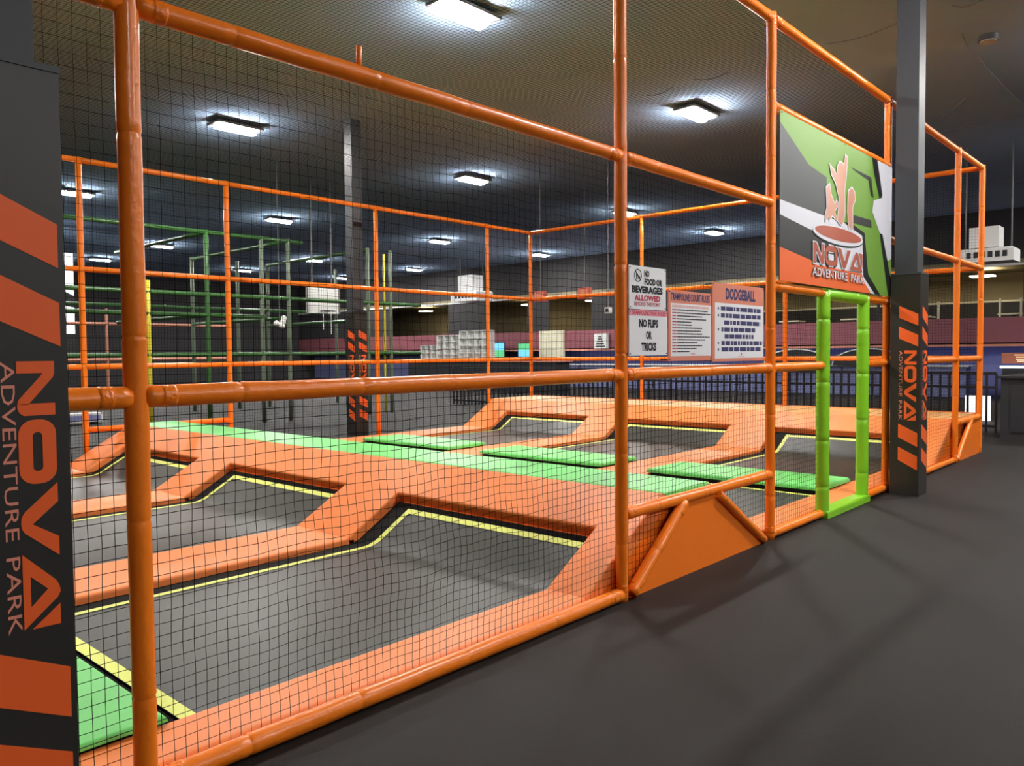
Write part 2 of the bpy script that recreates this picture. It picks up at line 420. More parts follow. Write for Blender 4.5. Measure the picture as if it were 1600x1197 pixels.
# ---- front wall
FW = thing('cage_side', 'orange padded tube wall with black net along the front of the courts', 'cage side', (XP[3], Y0, 0))
for i, x in enumerate(XP): ptube('post', (x, Y0, 0.0), (x, Y0, ZU + .04), FW, r=RAD)
def frail(x0, x1, z, **k): return ptube('rail', (x0, Y0, z), (x1, Y0, z), FW, r=k.pop('r', RAD), **k)
for i in range(len(XP) - 1):
    x0, x1 = XP[i] + RAD * .6, XP[i + 1] - RAD * .6
    frail(x0, x1, ZU)
    if i != 3: frail(x0, x1, ZM); frail(x0, x1, ZT)
    if i in (0, 1): frail(x0, x1, 0.044, r=.043)
    if i == 4: frail(x0, x1, 0.042, r=.036)
    if i in (2, 5): frail(x0, x1, ZR, r=.041)
DX0, DX1 = 7.54, 8.63
frail(XP[3], DX0 - .04, ZM); frail(DX1 + .04, XP[4], ZM)
frail(XP[3], DX0 - .04, .046, r=.038); frail(DX1 + .04, XP[4], .046, r=.038)
frail(XP[3], XP[4], 3.64); frail(XP[3], DX0 - .04, 2.14); frail(DX1 + .04, XP[4], 2.14)
ptube('diagonal_brace', (4.26, Y0 - .02, 0.03), (4.93, Y0 - .02, 0.53), FW, r=.040)
ptube('diagonal_brace', (5.42, Y0 - .02, 0.53), (6.22, Y0 - .02, 0.03), FW, r=.036)
ptube('diagonal_brace', (12.43, Y0 - .02, 0.03), (13.20, Y0 - .02, 0.54), FW, r=.036)
MB().prism([(4.27, 0), (6.20, 0), (5.40, .525), (4.95, .525)], (0, Y0 - .012, 0), (1, 0, 0), (0, 0, 1), (0, 1, 0), .02).build('infill_panel', 'panel_orange', FW)
MB().prism([(12.44, 0), (13.80, 0), (13.80, .525), (13.22, .525)], (0, Y0 - .012, 0), (1, 0, 0), (0, 0, 1), (0, 1, 0), .02).build('infill_panel', 'panel_orange', FW)
ptube('rail_stub', (2.17, Y0, ZT + .03), (2.17, Y0, ZT + .125), FW, r=.012, near=False)
YN = Y0 + 0.03
def fnet(x0, x1, z0, z1, sd_, seg=1): net(FW, (x0, YN, z0), (1, 0, 0), (0, 0, 1), x1 - x0, z1 - z0, seg=seg, seed=sd_, cord=.0026 if z0 < 1 else .0017)
g = .03
for i in range(3):
    fnet(XP[i] + g, XP[i + 1] - g, 0.07, ZM - g, 10 + i); fnet(XP[i] + g, XP[i + 1] - g, ZM + g, ZT - g, 20 + i)
fnet(XP[3] + g, DX0 - .05, .07, ZM - g, 31); fnet(XP[3] + g, DX0 - .05, ZM + g, 2.10, 32)
fnet(DX1 + .05, XP[4] - g, .07, ZM - g, 33); fnet(DX1 + .05, XP[4] - g, ZM + g, 2.10, 34)
for i in (4, 5):
    fnet(XP[i] + g, XP[i + 1] - g, 0.07, ZM - g, 40 + i, 2); fnet(XP[i] + g, XP[i + 1] - g, ZM + g, ZT - g, 50 + i, 2)

# ---- entrance frame
G = thing('entrance_frame', 'bright lime green padded door frame standing in the front fence', 'door frame', ((DX0 + DX1) / 2, Y0, 0))
for x in (DX0, DX1): MB().tube((x, Y0, .0), (x, Y0, 2.15), .062, sides=20, step=.05, wob=.012, joint=.5, seed=int(x * 9)).build('jamb', 'tube_lime', G, smooth=True)
MB().tube((DX0, Y0, 2.13), (DX1, Y0, 2.13), .058, sides=20, step=.05, wob=.012, joint=.5, seed=3).build('header', 'tube_lime', G, smooth=True)
slab('sill', [(DX0 - .04, -.07), (DX1 + .05, -.07), (DX1 + .05, .10), (DX0 - .04, .10)], (0, Y0, 0.0), (1, 0, 0), (0, 1, 0), (0, 0, 1), .075, 'tube_lime', G, .025)
for x in (DX0, DX1):
    for z in (.35, .95, 1.65): MB().tube((x, Y0, z), (x, Y0, z + .012), .0645, sides=18).build('seam_band', 'tube_lime', G)

# ---- back wall
BW = thing('cage_side', 'orange padded tube wall with fine black net along the back of the courts', 'cage side', (XP[3], YB, 0))
for x in XP: ptube('post', (x, YB, 0), (x, YB, ZU + .04), BW, near=False)
for i in range(len(XP) - 1):
    for z in (ZM, ZT, ZU): ptube('rail', (XP[i], YB, z), (XP[i + 1], YB, z), BW, near=False)
    if i in (2, 5): ptube('rail', (XP[i], YB, ZR), (XP[i + 1], YB, ZR), BW, near=False)
    for z0, z1 in ((.1, ZM), (ZM, ZT), (ZT, ZU)):
        net(BW, (XP[i], YB + .02, z0), (1, 0, 0), (0, 0, 1), XP[i + 1] - XP[i], z1 - z0, seg=6, seed=i + 70, cord=.0026)
# ---- end wall
EW = thing('cage_side', 'orange padded tube wall with net closing the right end of the courts', 'cage side', (XP[6], (Y0 + YB) / 2, 0))
for y in YP[1:3]: ptube('post', (XP[6], y, 0), (XP[6], y, ZU + .04), EW, near=False)
for i in range(3):
    for z in (ZR + .02, ZM, ZT, ZU): ptube('rail', (XP[6], YP[i], z), (XP[6], YP[i + 1], z), EW, near=False)
    for z0, z1 in ((ZR, ZM), (ZM, ZT), (ZT, ZU)):
        net(EW, (XP[6] + .02, YP[i], z0), (0, 1, 0), (0, 0, 1), YP[i + 1] - YP[i], z1 - z0, seg=6, seed=i + 90)
# ---- roof net
RN = thing('overhead_net', 'black net ceiling stretched over the top of the trampoline cage', 'net ceiling', (XP[3], (Y0 + YB) / 2, ZU))
for i in range(len(XP) - 1):
    net(RN, (XP[i], Y0, ZU + .02), (1, 0, 0), (0, 1, 0), XP[i + 1] - XP[i], YB - Y0, seg=8, wob=.008, seed=i + 120, cord=.0028)

# ---------------------------------------------------------------- pillars
def rounded_ring(w, h, th, rad, n=6):
    rad = min(rad, h * .42)
    def rr(x0, y0, x1, y1, rd):
        P = []
        for cx, cy, a0 in ((x1 - rd, y1 - rd, 0), (x0 + rd, y1 - rd, 90), (x0 + rd, y0 + rd, 180), (x1 - rd, y0 + rd, 270)):
            for k in range(n + 1):
                an = math.radians(a0 + 90 * k / n); P.append((cx + rd * math.cos(an), cy + rd * math.sin(an)))
        return P
    o = rr(0, 0, w, h, rad); i = rr(th, th, w - th, h - th, max(rad - th, .012))
    return [[o[k], o[(k + 1) % len(o)], i[(k + 1) % len(i)], i[k]] for k in range(len(o))]
def nova_polys(h, total):
    """four letters as lists of convex-ish polygons, laid out from 0 to total, cap height h"""
    def sc(P, x, w): return [(x + p[0] * w, p[1] * h) for p in P]
    u = total / .775
    N = [[(0, 0), (0, 1), (.22, 1), (.22, 0)], [(.22, 1), (.30, .96), (.80, .28), (.78, .0), (.70, .04), (.22, .70)], [(.78, 0), (.78, 1), (1, 1), (1, .16), (.95, .05), (.86, 0)]]
    V = [[(0, 1), (.26, 1), (.53, .30), (.50, 0), (.42, .02), (.36, .10)], [(.74, 1), (1, 1), (.64, .10), (.58, .02), (.50, 0), (.53, .30)]]
    A = [[(0, 0), (.40, .88), (.48, .97), (.50, .66), (.30, .20), (.98, 0)], [(.48, .97), (.56, 1), (.63, .92), (.98, 0), (.70, .20), (.50, .66)],
         [(.30, .20), (.70, .20), (.98, 0)], [(.99, .22), (.99, .98), (.72, .98)]]
    L = [('N', [sc(P, 0, .156 * u) for P in N])]
    o = rounded_ring(.185 * u, h, .036 * u if u < 1.2 else .032 * u, .05 * u); L.append(('O', [[(.168 * u + p[0], p[1]) for p in P] for P in o]))
    L.append(('V', [sc(P, .355 * u, .215 * u) for P in V])); L.append(('A', [sc(P, .552 * u, .223 * u) for P in A]))
    return L
def pillar_graphics(wrap, org, right, nrm, lh=.122, lu=.146, su=.108):
    """org: left bottom corner of the face (world), right: unit vector to the right on the face"""
    org, right, nrm = Vector(org), Vector(right), Vector(nrm); Z = Vector((0, 0, 1))
    for zl1, zl0, zr1, zr0 in ((2.075, 1.945, 1.98, 1.855), (1.85, 1.72, 1.755, 1.63), (.785, .635, .69, .54), (.53, .385, .435, .285)):
        MB().prism([(.088, zl0), (.283, zr0), (.283, zr1), (.088, zl1)], org, right, Z, nrm, .0015).build('stripe', 'print_orange', wrap)
    for nm, polys in nova_polys(lh, .765):
        mb = MB()
        for P in polys: mb.prism(P, org + Z * 1.588 + right * lu, -Z, right, nrm, .0015)
        mb.build('letter', 'print_orange', wrap)
    c = org + Z * 1.205 + right * su + nrm * .0015
    put_text('small_lettering', 'ADVENTURE', c + Z * .765 * .172, -Z, right, 'print_pink', wrap, w=.765 * .655, h=.034, bold=.0)
    put_text('small_lettering', 'PARK', c - Z * .765 * .358, -Z, right, 'print_pink', wrap, w=.765 * .284, h=.034, bold=.0)
def pillar(x, y, label, faces, **kw):
    P = thing('wrapped_pillar', label, 'pillar', (x + .15, y + .15, 0), 'wrapped pillars of the hall'); P['kind'] = 'thing'
    w = MB().box(x, x + .30, y, y + .30, 0, 2.42).build('wrap', 'wrap_black', P)
    MB().box(x + .02, x + .25, y + .04, y + .27, 2.42, 6.14).build('column', 'steel_dark', P)
    MB().box(x - .004, x + .304, y - .004, y + .304, 2.412, 2.43).build('wrap_cap', 'steel_dark', P)
    if 'y' in faces: pillar_graphics(w, (x, y, 0), (1, 0, 0), (0, -1, 0), **kw)
    if 'x' in faces: pillar_graphics(w, (x, y + .30, 0), (0, -1, 0), (-1, 0, 0), **kw)
pillar(.53, 2.51, 'black pillar with big orange lettering and stripes cut by the left edge', 'yx', lh=.096, lu=.168, su=.146)
pillar(9.27, 2.50, 'black pillar with orange lettering in front of the fence, right of the green door frame', 'yx')
pillar(9.30, 12.60, 'dark pillar with orange stripes standing behind the back net', 'yx')

# ---------------------------------------------------------------- signs on the fence
YS = Y0 - .052
def board(label, x0, x1, z0, z1, m, ties=True):
    B = thing('notice_sign', label, 'sign', ((x0 + x1) / 2, YS, z0))
    MB().box(x0, x1, YS, YS + .008, z0, z1).build('board', m, B)
    if ties:
        for x in (x0 + .012, x1 - .012):
            for z in (z0 + .012, z1 - .012):
                MB().tube((x, YS - .004, z), (x, YS + .07, z), .004, sides=6).build('cable_tie', 'ink_black', B)
    return B
XU, ZUv = (1, 0, 0), (0, 0, 1)
def words(parent, m, x0, x1, z, h, name='print_line', seed=0, density=1.0):
    rnd = random.Random(seed); x = x0; mb = MB()
    while x < x1 - .004:
        w = min(rnd.uniform(.5, 2.4) * h * 1.6, x1 - x)
        mb.box(x, x + w, YS - .0016, YS - .0002, z - h / 2, z + h / 2); x += w + h * .38
    return mb.build(name, m, parent)
def txt(parent, name, s, cx, cz, w, h, m, bold=.03): return put_text(name, s, (cx, YS - .0012, cz), XU, ZUv, m, parent, w=w, h=h, bold=bold)
S1 = board('white sign reading NO FOOD OR BEVERAGES beside the front post, topmost of two', 4.20, 4.64, 1.873, 2.150, 'sign_white')
txt(S1, 'lettering', 'NO', 4.405, 2.105, .060, .044, 'ink_black', .06); txt(S1, 'lettering', 'FOOD OR', 4.485, 2.053, .215, .044, 'ink_black', .06)
txt(S1, 'lettering', 'BEVERAGES', 4.415, 2.000, .365, .046, 'ink_black', .06); txt(S1, 'lettering', 'ALLOWED', 4.415, 1.947, .305, .040, 'ink_red', .05)
txt(S1, 'lettering', 'BEYOND THIS POINT', 4.415, 1.908, .31, .026, 'ink_red', .02)
mb = MB()
for k in range(24):
    a0, a1 = 2 * math.pi * k / 24, 2 * math.pi * (k + 1) / 24
    for_ = [(math.cos(a0), math.sin(a0)), (math.cos(a1), math.sin(a1))]
    mb.add([(4.302 + for_[0][0] * .044, YS - .001, 2.088 + for_[0][1] * .042), (4.302 + for_[1][0] * .044, YS - .001, 2.088 + for_[1][1] * .042),
            (4.302 + for_[1][0] * .037, YS - .001, 2.088 + for_[1][1] * .036), (4.302 + for_[0][0] * .037, YS - .001, 2.088 + for_[0][1] * .036)], [(0, 3, 2, 1)])
mb.prism([(4.272, 2.110), (4.278, 2.116), (4.332, 2.066), (4.326, 2.060)], (0, YS - .0008, 0), XU, ZUv, (0, -1, 0), .0006)
mb.prism([(4.280, 2.10), (4.300, 2.10), (4.296, 2.062), (4.284, 2.062)], (0, YS - .0006, 0), XU, ZUv, (0, -1, 0), .0006)
mb.prism([(4.305, 2.082), (4.328, 2.082), (4.328, 2.068), (4.305, 2.068)], (0, YS - .0006, 0), XU, ZUv, (0, -1, 0), .0006)
mb.build('prohibition_symbol', 'ink_black', S1)
S2 = board('white sign reading NO FLIPS OR TRICKS below the no food sign', 4.20, 4.655, 1.575, 1.868, 'sign_white')
MB().box(4.20, 4.655, YS - .001, YS, 1.832, 1.868).build('header_band', 'sign_pink', S2)
txt(S2, 'lettering', 'TRAMPOLINE PARK RULES', 4.428, 1.850, .40, .026, 'ink_red', .03)
for s, z, w in (('NO FLIPS', 1.783, .225), ('OR', 1.707, .068), ('TRICKS', 1.632, .178)): txt(S2, 'lettering', s, 4.428, z, w, .054, 'ink_black', .05)
S3 = board('salmon edged sign headed TRAMPOLINE COURT RULES with lines of small print', 4.675, 5.265, 1.535, 2.018, 'sign_salmon')
MB().box(4.70, 5.262, YS - .001, YS, 1.567, 1.930).build('white_field', 'sign_white', S3)
txt(S3, 'lettering', 'TRAMPOLINE COURT RULES', 4.97, 1.975, .54, .052, 'ink_navy', .03)
words(S3, 'ink_pale_red', 4.72, 5.23, 1.910, .016, seed=1)
for k in range(15):
    z = 1.885 - k * .0205; e = (5.21, 5.25, 5.13, 5.19, 4.98, 4.98, 5.13, 5.11, 5.13, 5.24, 5.17, 5.06, 5.13, 5.05, 4.95)[k]
    words(S3, 'ink_red', 4.72, 4.775, z, .008, 'print_number', seed=100 + k); words(S3, 'ink_black', 4.785, e, z, .008, seed=k + 3)
words(S3, 'ink_pale_red', 4.97, 5.03, 1.582, .010, 'print_mark', 55)
S4 = board('salmon edged sign headed DODGEBALL with bulleted rules, rightmost of the signs', 5.285, 6.140, 1.522, 2.105, 'sign_salmon')
MB().box(5.320, 6.125, YS - .001, YS, 1.545, 1.958).build('white_field', 'sign_white', S4)
txt(S4, 'lettering', 'DODGEBALL', 5.735, 2.030, .50, .088, 'ink_navy', .05)
for k, (z, b, x0, x1) in enumerate(((1.917, 1, 5.41, 6.09), (1.865, 1, 5.41, 6.09), (1.813, 0, 5.46, 6.07), (1.761, 1, 5.42, 5.98), (1.709, 0, 5.47, 5.96), (1.659, 1, 5.42, 6.11), (1.612, 1, 5.42, 6.09))):
    words(S4, 'ink_navy', x0, x1, z, .032, seed=40 + k)
    if b: MB().box(5.362, 5.380, YS - .0016, YS, z - .009, z + .009).build('bullet', 'ink_navy', S4)
words(S4, 'ink_grey', 5.735, 5.752, 1.575, .020, 'print_mark', 77); words(S4, 'ink_pale_red', 5.69, 5.80, 1.557, .006, 'print_mark', 78)

# ---- banner over the entrance
BX0, BX1, BZ0, BZ1 = 6.425, 9.335, 2.185, 3.600
BN = thing('banner', 'large green, black and orange vinyl banner with white edged lettering over the entrance', 'banner', ((BX0 + BX1) / 2, Y0 - .055, BZ0))
YBn = Y0 - .058
MB().box(BX0, BX1, YBn, YBn + .006, BZ0, BZ1).build('backing', 'vinyl_green', BN)
lay = [0]
def decal(name, poly, m, parent=BN):
    lay[0] += 1
    return MB().prism(poly, (0, YBn - .0004 * lay[0] + .0003, 0), XU, ZUv, (0, -1, 0), .0004).build(name, m, parent)
decal('printed_shape', [(6.425, 3.502), (7.026, 3.248), (7.445, 3.201), (7.451, 2.835), (6.425, 2.861)], 'vinyl_grey')
decal('printed_shape', [(6.425, 2.861), (7.451, 2.838), (7.978, 2.835), (8.403, 2.788), (8.448, 2.347), (8.802, 2.186), (8.658, 2.191), (8.46, 2.300), (8.40, 2.37), (7.115, 2.37), (7.134, 2.439), (7.178, 2.667), (6.425, 2.738)], 'vinyl_white')
decal('printed_shape', [(6.425, 2.736), (7.178, 2.67), (7.50, 2.60), (7.50, 2.40), (7.142, 2.402), (6.425, 2.468)], 'vinyl_dark')
decal('printed_shape', [(6.425, 2.468), (7.103, 2.406), (7.097, 2.375), (8.40, 2.375), (8.46, 2.300), (8.658, 2.197), (8.66, 2.187), (6.425, 2.187)], 'vinyl_orange')
decal('printed_shape', [(7.864, 2.838), (8.071, 2.854), (8.473, 2.795), (8.586, 2.383), (8.965, 2.190), (8.813, 2.188), (8.448, 2.351), (8.413, 2.759)], 'vinyl_black')
decal('printed_shape', [(8.069, 2.938), (8.665, 2.948), (8.678, 2.87), (8.071, 2.862)], 'vinyl_dark')
decal('printed_shape', [(8.06, 3.397), (8.654, 3.389), (8.733, 3.188), (8.649, 3.203), (8.572, 3.35), (8.374, 3.363)], 'vinyl_black')
decal('printed_shape', [(8.841, 3.598), (9.333, 3.598), (9.333, 2.60), (9.12, 2.55), (8.937, 2.844), (8.695, 3.041), (8.734, 3.162), (9.01, 3.226)], 'vinyl_white')
decal('printed_shape', [(8.681, 3.598), (8.841, 3.598), (9.014, 3.254), (8.927, 3.206), (8.737, 3.473)], 'vinyl_black')
decal('printed_shape', [(8.937, 2.844), (9.021, 2.838), (9.333, 2.36), (9.333, 2.190), (9.24, 2.190)], 'vinyl_black')
def ell(cx, cz, rx, rz, tilt, n=32):
    return [(cx + rx * math.cos(2 * math.pi * k / n), cz + rz * math.sin(2 * math.pi * k / n) + tilt * rx * math.cos(2 * math.pi * k / n)) for k in range(n)]
decal('printed_ring', ell(7.765, 2.690, .655, .098, .01), 'vinyl_black'); decal('printed_ring', ell(7.765, 2.697, .65, .090, .01), 'vinyl_white')
decal('printed_disc', ell(7.765, 2.705, .60, .062, .01), 'vinyl_brown')
def offset_poly(P, d):
    cx = sum(p[0] for p in P) / len(P); n = len(P); ar = sum(P[i][0] * P[(i + 1) % n][1] - P[(i + 1) % n][0] * P[i][1] for i in range(n))
    sg = 1 if ar > 0 else -1; out = []
    for i in range(n):
        a_, b_, c_ = Vector(P[i - 1]), Vector(P[i]), Vector(P[(i + 1) % n])
        e1 = (b_ - a_).normalized(); e2 = (c_ - b_).normalized()
        nn = Vector((e1.y + e2.y, -(e1.x + e2.x))) * sg
        if nn.length > 1e-6: nn.normalize()
        out.append((b_.x + nn.x * d, b_.y + nn.y * d))
    return out
figs = [[(7.426, 3.103), (7.509, 3.147), (7.54, 3.056), (7.64, 2.974), (7.683, 3.02), (7.727, 2.985), (7.628, 2.908), (7.73, 2.823), (7.577, 2.869), (7.515, 2.814), (7.472, 2.857), (7.419, 2.795), (7.389, 2.815), (7.45, 2.917)],
        [(7.995, 3.153), (8.088, 3.197), (8.16, 3.16), (8.18, 3.095), (8.106, 3.018), (8.12, 2.8), (8.073, 2.782), (8.043, 2.859), (8.003, 2.779), (7.976, 2.951), (7.983, 3.068)],
        [(7.506, 3.329), (7.622, 3.284), (7.678, 3.253), (7.707, 3.346), (7.764, 3.396), (7.853, 3.387), (7.85, 3.329), (7.901, 3.486), (7.956, 3.471), (7.923, 3.292), (7.881, 3.137), (7.894, 2.941), (7.864, 2.838), (7.806, 2.802), (7.708, 2.837), (7.748, 3.053), (7.658, 3.185), (7.549, 3.249)]]
for P in figs:
    o = decal('jumper_outline', offset_poly(P, .016), 'vinyl_white'); decal('jumper_figure', P, 'vinyl_tan', o)
for grow, m, nm in ((.017, 'vinyl_white', 'letter_outline'), (0, 'vinyl_brown', 'letter')):
    for ch, polys in nova_polys(.185, 1.27):
        lay[0] += 1; mb = MB()
        for P in polys: mb.prism(offset_poly(P, grow) if grow else P, (7.125, YBn - .0004 * lay[0] + .0003, 2.390), XU, ZUv, (0, -1, 0), .0004)
        mb.build(nm, m, BN)
lay[0] += 1
for wd, cx, fr in (('ADVENTURE', -.172, .655), ('PARK', .358, .284)):
    put_text('small_lettering', wd, (7.765 + cx * 1.35, YBn - .0004 * lay[0] - .001, 2.312), XU, ZUv, 'vinyl_black', BN, w=1.37 * fr, h=.090, bold=.02)
    put_text('small_lettering', wd, (7.765 + cx * 1.35, YBn - .0004 * lay[0] - .002, 2.312), XU, ZUv, 'vinyl_white', BN, w=1.34 * fr, h=.078, bold=.01)
for x in (6.46, 7.9, 9.30): MB().tube((x, YBn - .012, 3.585), (x, YBn + .05, 3.60), .006, sides=6).build('cable_tie', 'sign_white', BN)

# ---------------------------------------------------------------- hall behind: green climbing frame
GF = thing('climbing_frame', 'green tube climbing frame standing beyond the back net', 'climbing frame', (10, 17, 0))
YG = 17.0
def gt(name, p0, p1, m='tube_green', r=.05): return MB().tube(p0, p1, r, sides=10, step=1.0).build(name, m, GF, smooth=True)
for x, m in ((4.2, 'tube_green'), (8.54, 'tube_green'), (9.89, 'tube_pale'), (10.61, 'tube_pale'), (12.99, 'tube_pale'), (13.75, 'tube_pale')):
    gt('post', (x, YG, 0), (x, YG, 4.4), m)
gt('post', (7.22, YG, 0), (7.22, YG, 3.2), 'tube_yellow'); gt('post', (13.62, YG + .1, 0), (13.62, YG + .1, 4.3), 'tube_yellow', .035)
for z, x1 in ((4.35, 11.0), (2.96, 14.8), (2.50, 10.0), (1.62, 14.8)): gt('rail', (4.2, YG, z), (x1, YG, z))
for x in (4.2, 8.54, 10.61, 13.0):
    for z in (4.35, 2.5, 1.62): gt('cross_rail', (x, YG, z), (x, YG + 5, z))
for x in (5.75, 10.61, 12.0, 13.0, 15.5): gt('post', (x, YG + 5, 0), (x, YG + 5, 4.4), 'tube_pale')
for z in (2.96, 1.62): gt('rail', (4.2, YG + 5, z), (15.5, YG + 5, z))
OF = thing('play_frame', 'pale orange tube play frame far beyond the back net at left', 'play frame', (7, 24.5, 0))
for x in (5.2, 7.0, 9.2): MB().tube((x, 24.5, 0), (x, 24.5, 3.0), .05, sides=8).build('post', 'tube_pinkish', OF)
for z in (2.55, 1.5): MB().tube((4.5, 24.5, z), (13.0, 24.5, z), .05, sides=8).build('rail', 'tube_pinkish', OF)
# basketball hoop
BB = thing('basketball_hoop', 'white basketball backboard with rim hanging beyond the back net', 'basketball hoop', (11.8, 17.6, 2.6))
MB().box(11.50, 12.52, 17.60, 17.63, 2.67, 3.33).build('backboard', 'white_paint', BB)
for x in (11.52, 12.50): MB().box(x - .02, x + .02, 17.585, 17.6, 2.67, 3.33).build('frame_edge', 'cable_grey', BB)
MB().box(11.50, 12.52, 17.585, 17.6, 2.96, 3.0).build('frame_edge', 'tube_green', BB)
mb = MB()
for k in range(16):
    a0, a1 = 2 * math.pi * k / 16, 2 * math.pi * (k + 1) / 16
    mb.tube((12 + .2 * math.cos(a0), 17.38 + .2 * math.sin(a0), 2.72), (12 + .2 * math.cos(a1), 17.38 + .2 * math.sin(a1), 2.72), .012, sides=6)
mb.build('rim', 'ink_black', BB)
for x in (11.7, 12.3): MB().tube((x, 17.65, 3.3), (x, 17.65, 6.14), .02, sides=6).build('hanger', 'cable_grey', BB)
for k, x in enumerate((11.86, 12.1)):
    MB().tube((x, 17.4, 2.72), (x, 17.4, 2.25 - .12 * k), .012, sides=6).build('strap', 'white_paint', BB)
# hanging ball cluster
HB = thing('hanging_holds', 'cluster of pale balls hanging on a cord beyond the back net', 'climbing toy', (10.19, 16.6, 2.3))
MB().tube((10.1, 16.6, 2.4), (10.1, 16.6, 6.14), .008, sides=6).build('cord', 'cable_grey', HB)
for dx, dz in ((-.10, -.02), (0, -.06), (.08, .02), (.05, -.08), (.1, .1)):
    bm = bmesh.new(); bmesh.ops.create_icosphere(bm, subdivisions=2, radius=.07, matrix=Matrix.Translation((10.12 + dx, 16.6, 2.36 + dz)))
    me = bpy.data.meshes.new('ball'); bm.to_mesh(me); bm.free(); link('ball', me, 'white_paint', HB)

# ---------------------------------------------------------------- mezzanine and counters along the right of the hall
XM = 30.0
MZ = thing('mezzanine', 'maroon fronted gallery with a lit olive room running along the far side', 'gallery', (XM, 24, 0))
MB().box(XM, XM + .15, -6, 46.9, 1.735, 2.63).build('parapet', 'maroon_paint', MZ)
MB().box(XM - .03, XM, -6, 46.9, 1.67, 1.75).build('salmon_strip', 'salmon_trim', MZ)
MB().box(XM, 35.9, -6, 46.9, 1.735, 1.80).build('deck', 'counter_black', MZ)
MB().box(33.6, 33.8, -6, 46.9, 1.80, 4.55).build('room_wall', 'olive_wall', MZ)
MB().box(XM, 33.8, -6, 46.9, 4.36, 4.5).build('room_ceiling', 'olive_wall', MZ)
MB().box(XM - .02, XM + .12, -6, 46.9, 4.30, 4.37).build('lintel', 'white_paint', MZ)
MB().box(XM, XM + .12, -6, 46.9, 4.50, 6.14).build('upper_wall', 'wall_dark', MZ)
for y in (-5.9, .5, 5.0, 9.5, 14.0, 18.5): MB().box(XM + .02, XM + .10, y - .04, y + .04, 2.63, 4.30).build('mullion', 'black_metal', MZ)
for y0, y1 in ((28.9, 32.1), (24.9, 26.3), (15.5, 22.3), (37.2, 46.8)):
    MB().box(XM + .02, XM + .06, y0, y1, 2.63, 4.30).build('dark_panel', 'wall_dark', MZ)
for y in (0.5, 6.5, 10.5, 15.5, 23.2, 27.4, 35.6):
    for dx in (1.2,):
        MB().box(XM + dx, XM + dx + .5, y - .35, y + .35, 4.10, 4.14).build('room_lamp', 'led_warm', MZ)
MB().box(33.57, 33.6, -6, 20, 2.2, 3.30).build('back_panel', 'wall_dark', MZ); MB().box(33.54, 33.6, -6, 20, 3.30, 3.37).build('panel_trim', 'cream_paint', MZ)
for y in (5.15, 5.75, 7.6): MB().box(XM + .3, XM + .36, y - .03, y + .03, 1.8, 3.25).build('light_post', 'cream_paint', MZ)
for y in (5.45, 8.3, 10.6, 13.0):
    MB().box(XM + .5, XM + 1.2, y - .4, y + .4, 2.72, 2.77).build('table_top', 'cream_paint', MZ); MB().tube((XM + .85, y, 1.8), (XM + .85, y, 2.72), .04, sides=8).build('table_leg', 'black_metal', MZ)
# blue-lit bay below
BLW = MB().box(31.2, 31.4, -6, 46.9, 0, 1.735).build('wall_blue', 'blue_wall'); tag(BLW, kind='structure')
LS = tag(MB().box(XM + .04, XM + .10, 1.0, 24.0, 1.70, 1.73).build('led_strip', 'led_blue'), 'blue glowing light strip under the maroon gallery front', 'light strip')
BC = thing('serving_counter', 'long blue lit serving counter under the maroon gallery', 'counter', (29.6, 12, 0))
MB().box(29.3, 30.0, 6.5, 23.8, 0, 1.0).build('body', 'blue_wall', BC); MB().box(29.2, 30.1, 6.4, 23.9, 1.0, 1.05).build('top', 'white_paint', BC)
for y in (8.5, 10.5, 12.5, 14.5, 16.5, 18.5, 20.5, 22.5): MB().box(29.27, 29.3, y - .02, y + .02, .05, .98).build('joint', 'black_metal', BC)
for i, (y, lab) in enumerate(((9.5, 'right'), (12.1, 'left'))):
    A = thing('arched_awning', f'dark arched awning with white rim under the gallery, {lab} of two', 'awning', (29.2, y, 1.05), 'arched awnings')
    n = 16; P = [(1.25 * math.cos(math.pi * k / n), .56 * math.sin(math.pi * k / n)) for k in range(n + 1)]
    MB().prism(P, (29.05, y, 1.052), (0, 1, 0), (0, 0, 1), (1, 0, 0), .12).build('shell', 'counter_black', A)
    mb = MB()
    for k in range(n): mb.tube((29.04, y + P[k][0], 1.075 + P[k][1]), (29.04, y + P[k + 1][0], 1.075 + P[k + 1][1]), .022, sides=6)
    mb.build('rim', 'white_paint', A)
# menu screen and lit ledge at the right edge
MS = thing('menu_screen', 'dark red menu screen with gold print at the right edge', 'screen', (29.0, 4.7, 1.0))
MB().box(29.0, 29.05, 3.6, 5.43, 1.13, 1.46).build('panel', 'menu_glow', MS)
rnd = random.Random(5)
for k in range(4): MB().box(28.99, 29.0, 4.5, 4.95 + rnd.uniform(-.1, .15), 1.19 + .065 * k, 1.21 + .065 * k).build('print_line', 'menu_print', MS)
MB().box(28.9, 29.05, 3.5, 5.46, .98, 1.05).build('lit_ledge', 'white_glow', MS); MB().box(28.95, 29.3, 3.5, 5.4, 0, .98).build('cabinet', 'counter_black', MS)
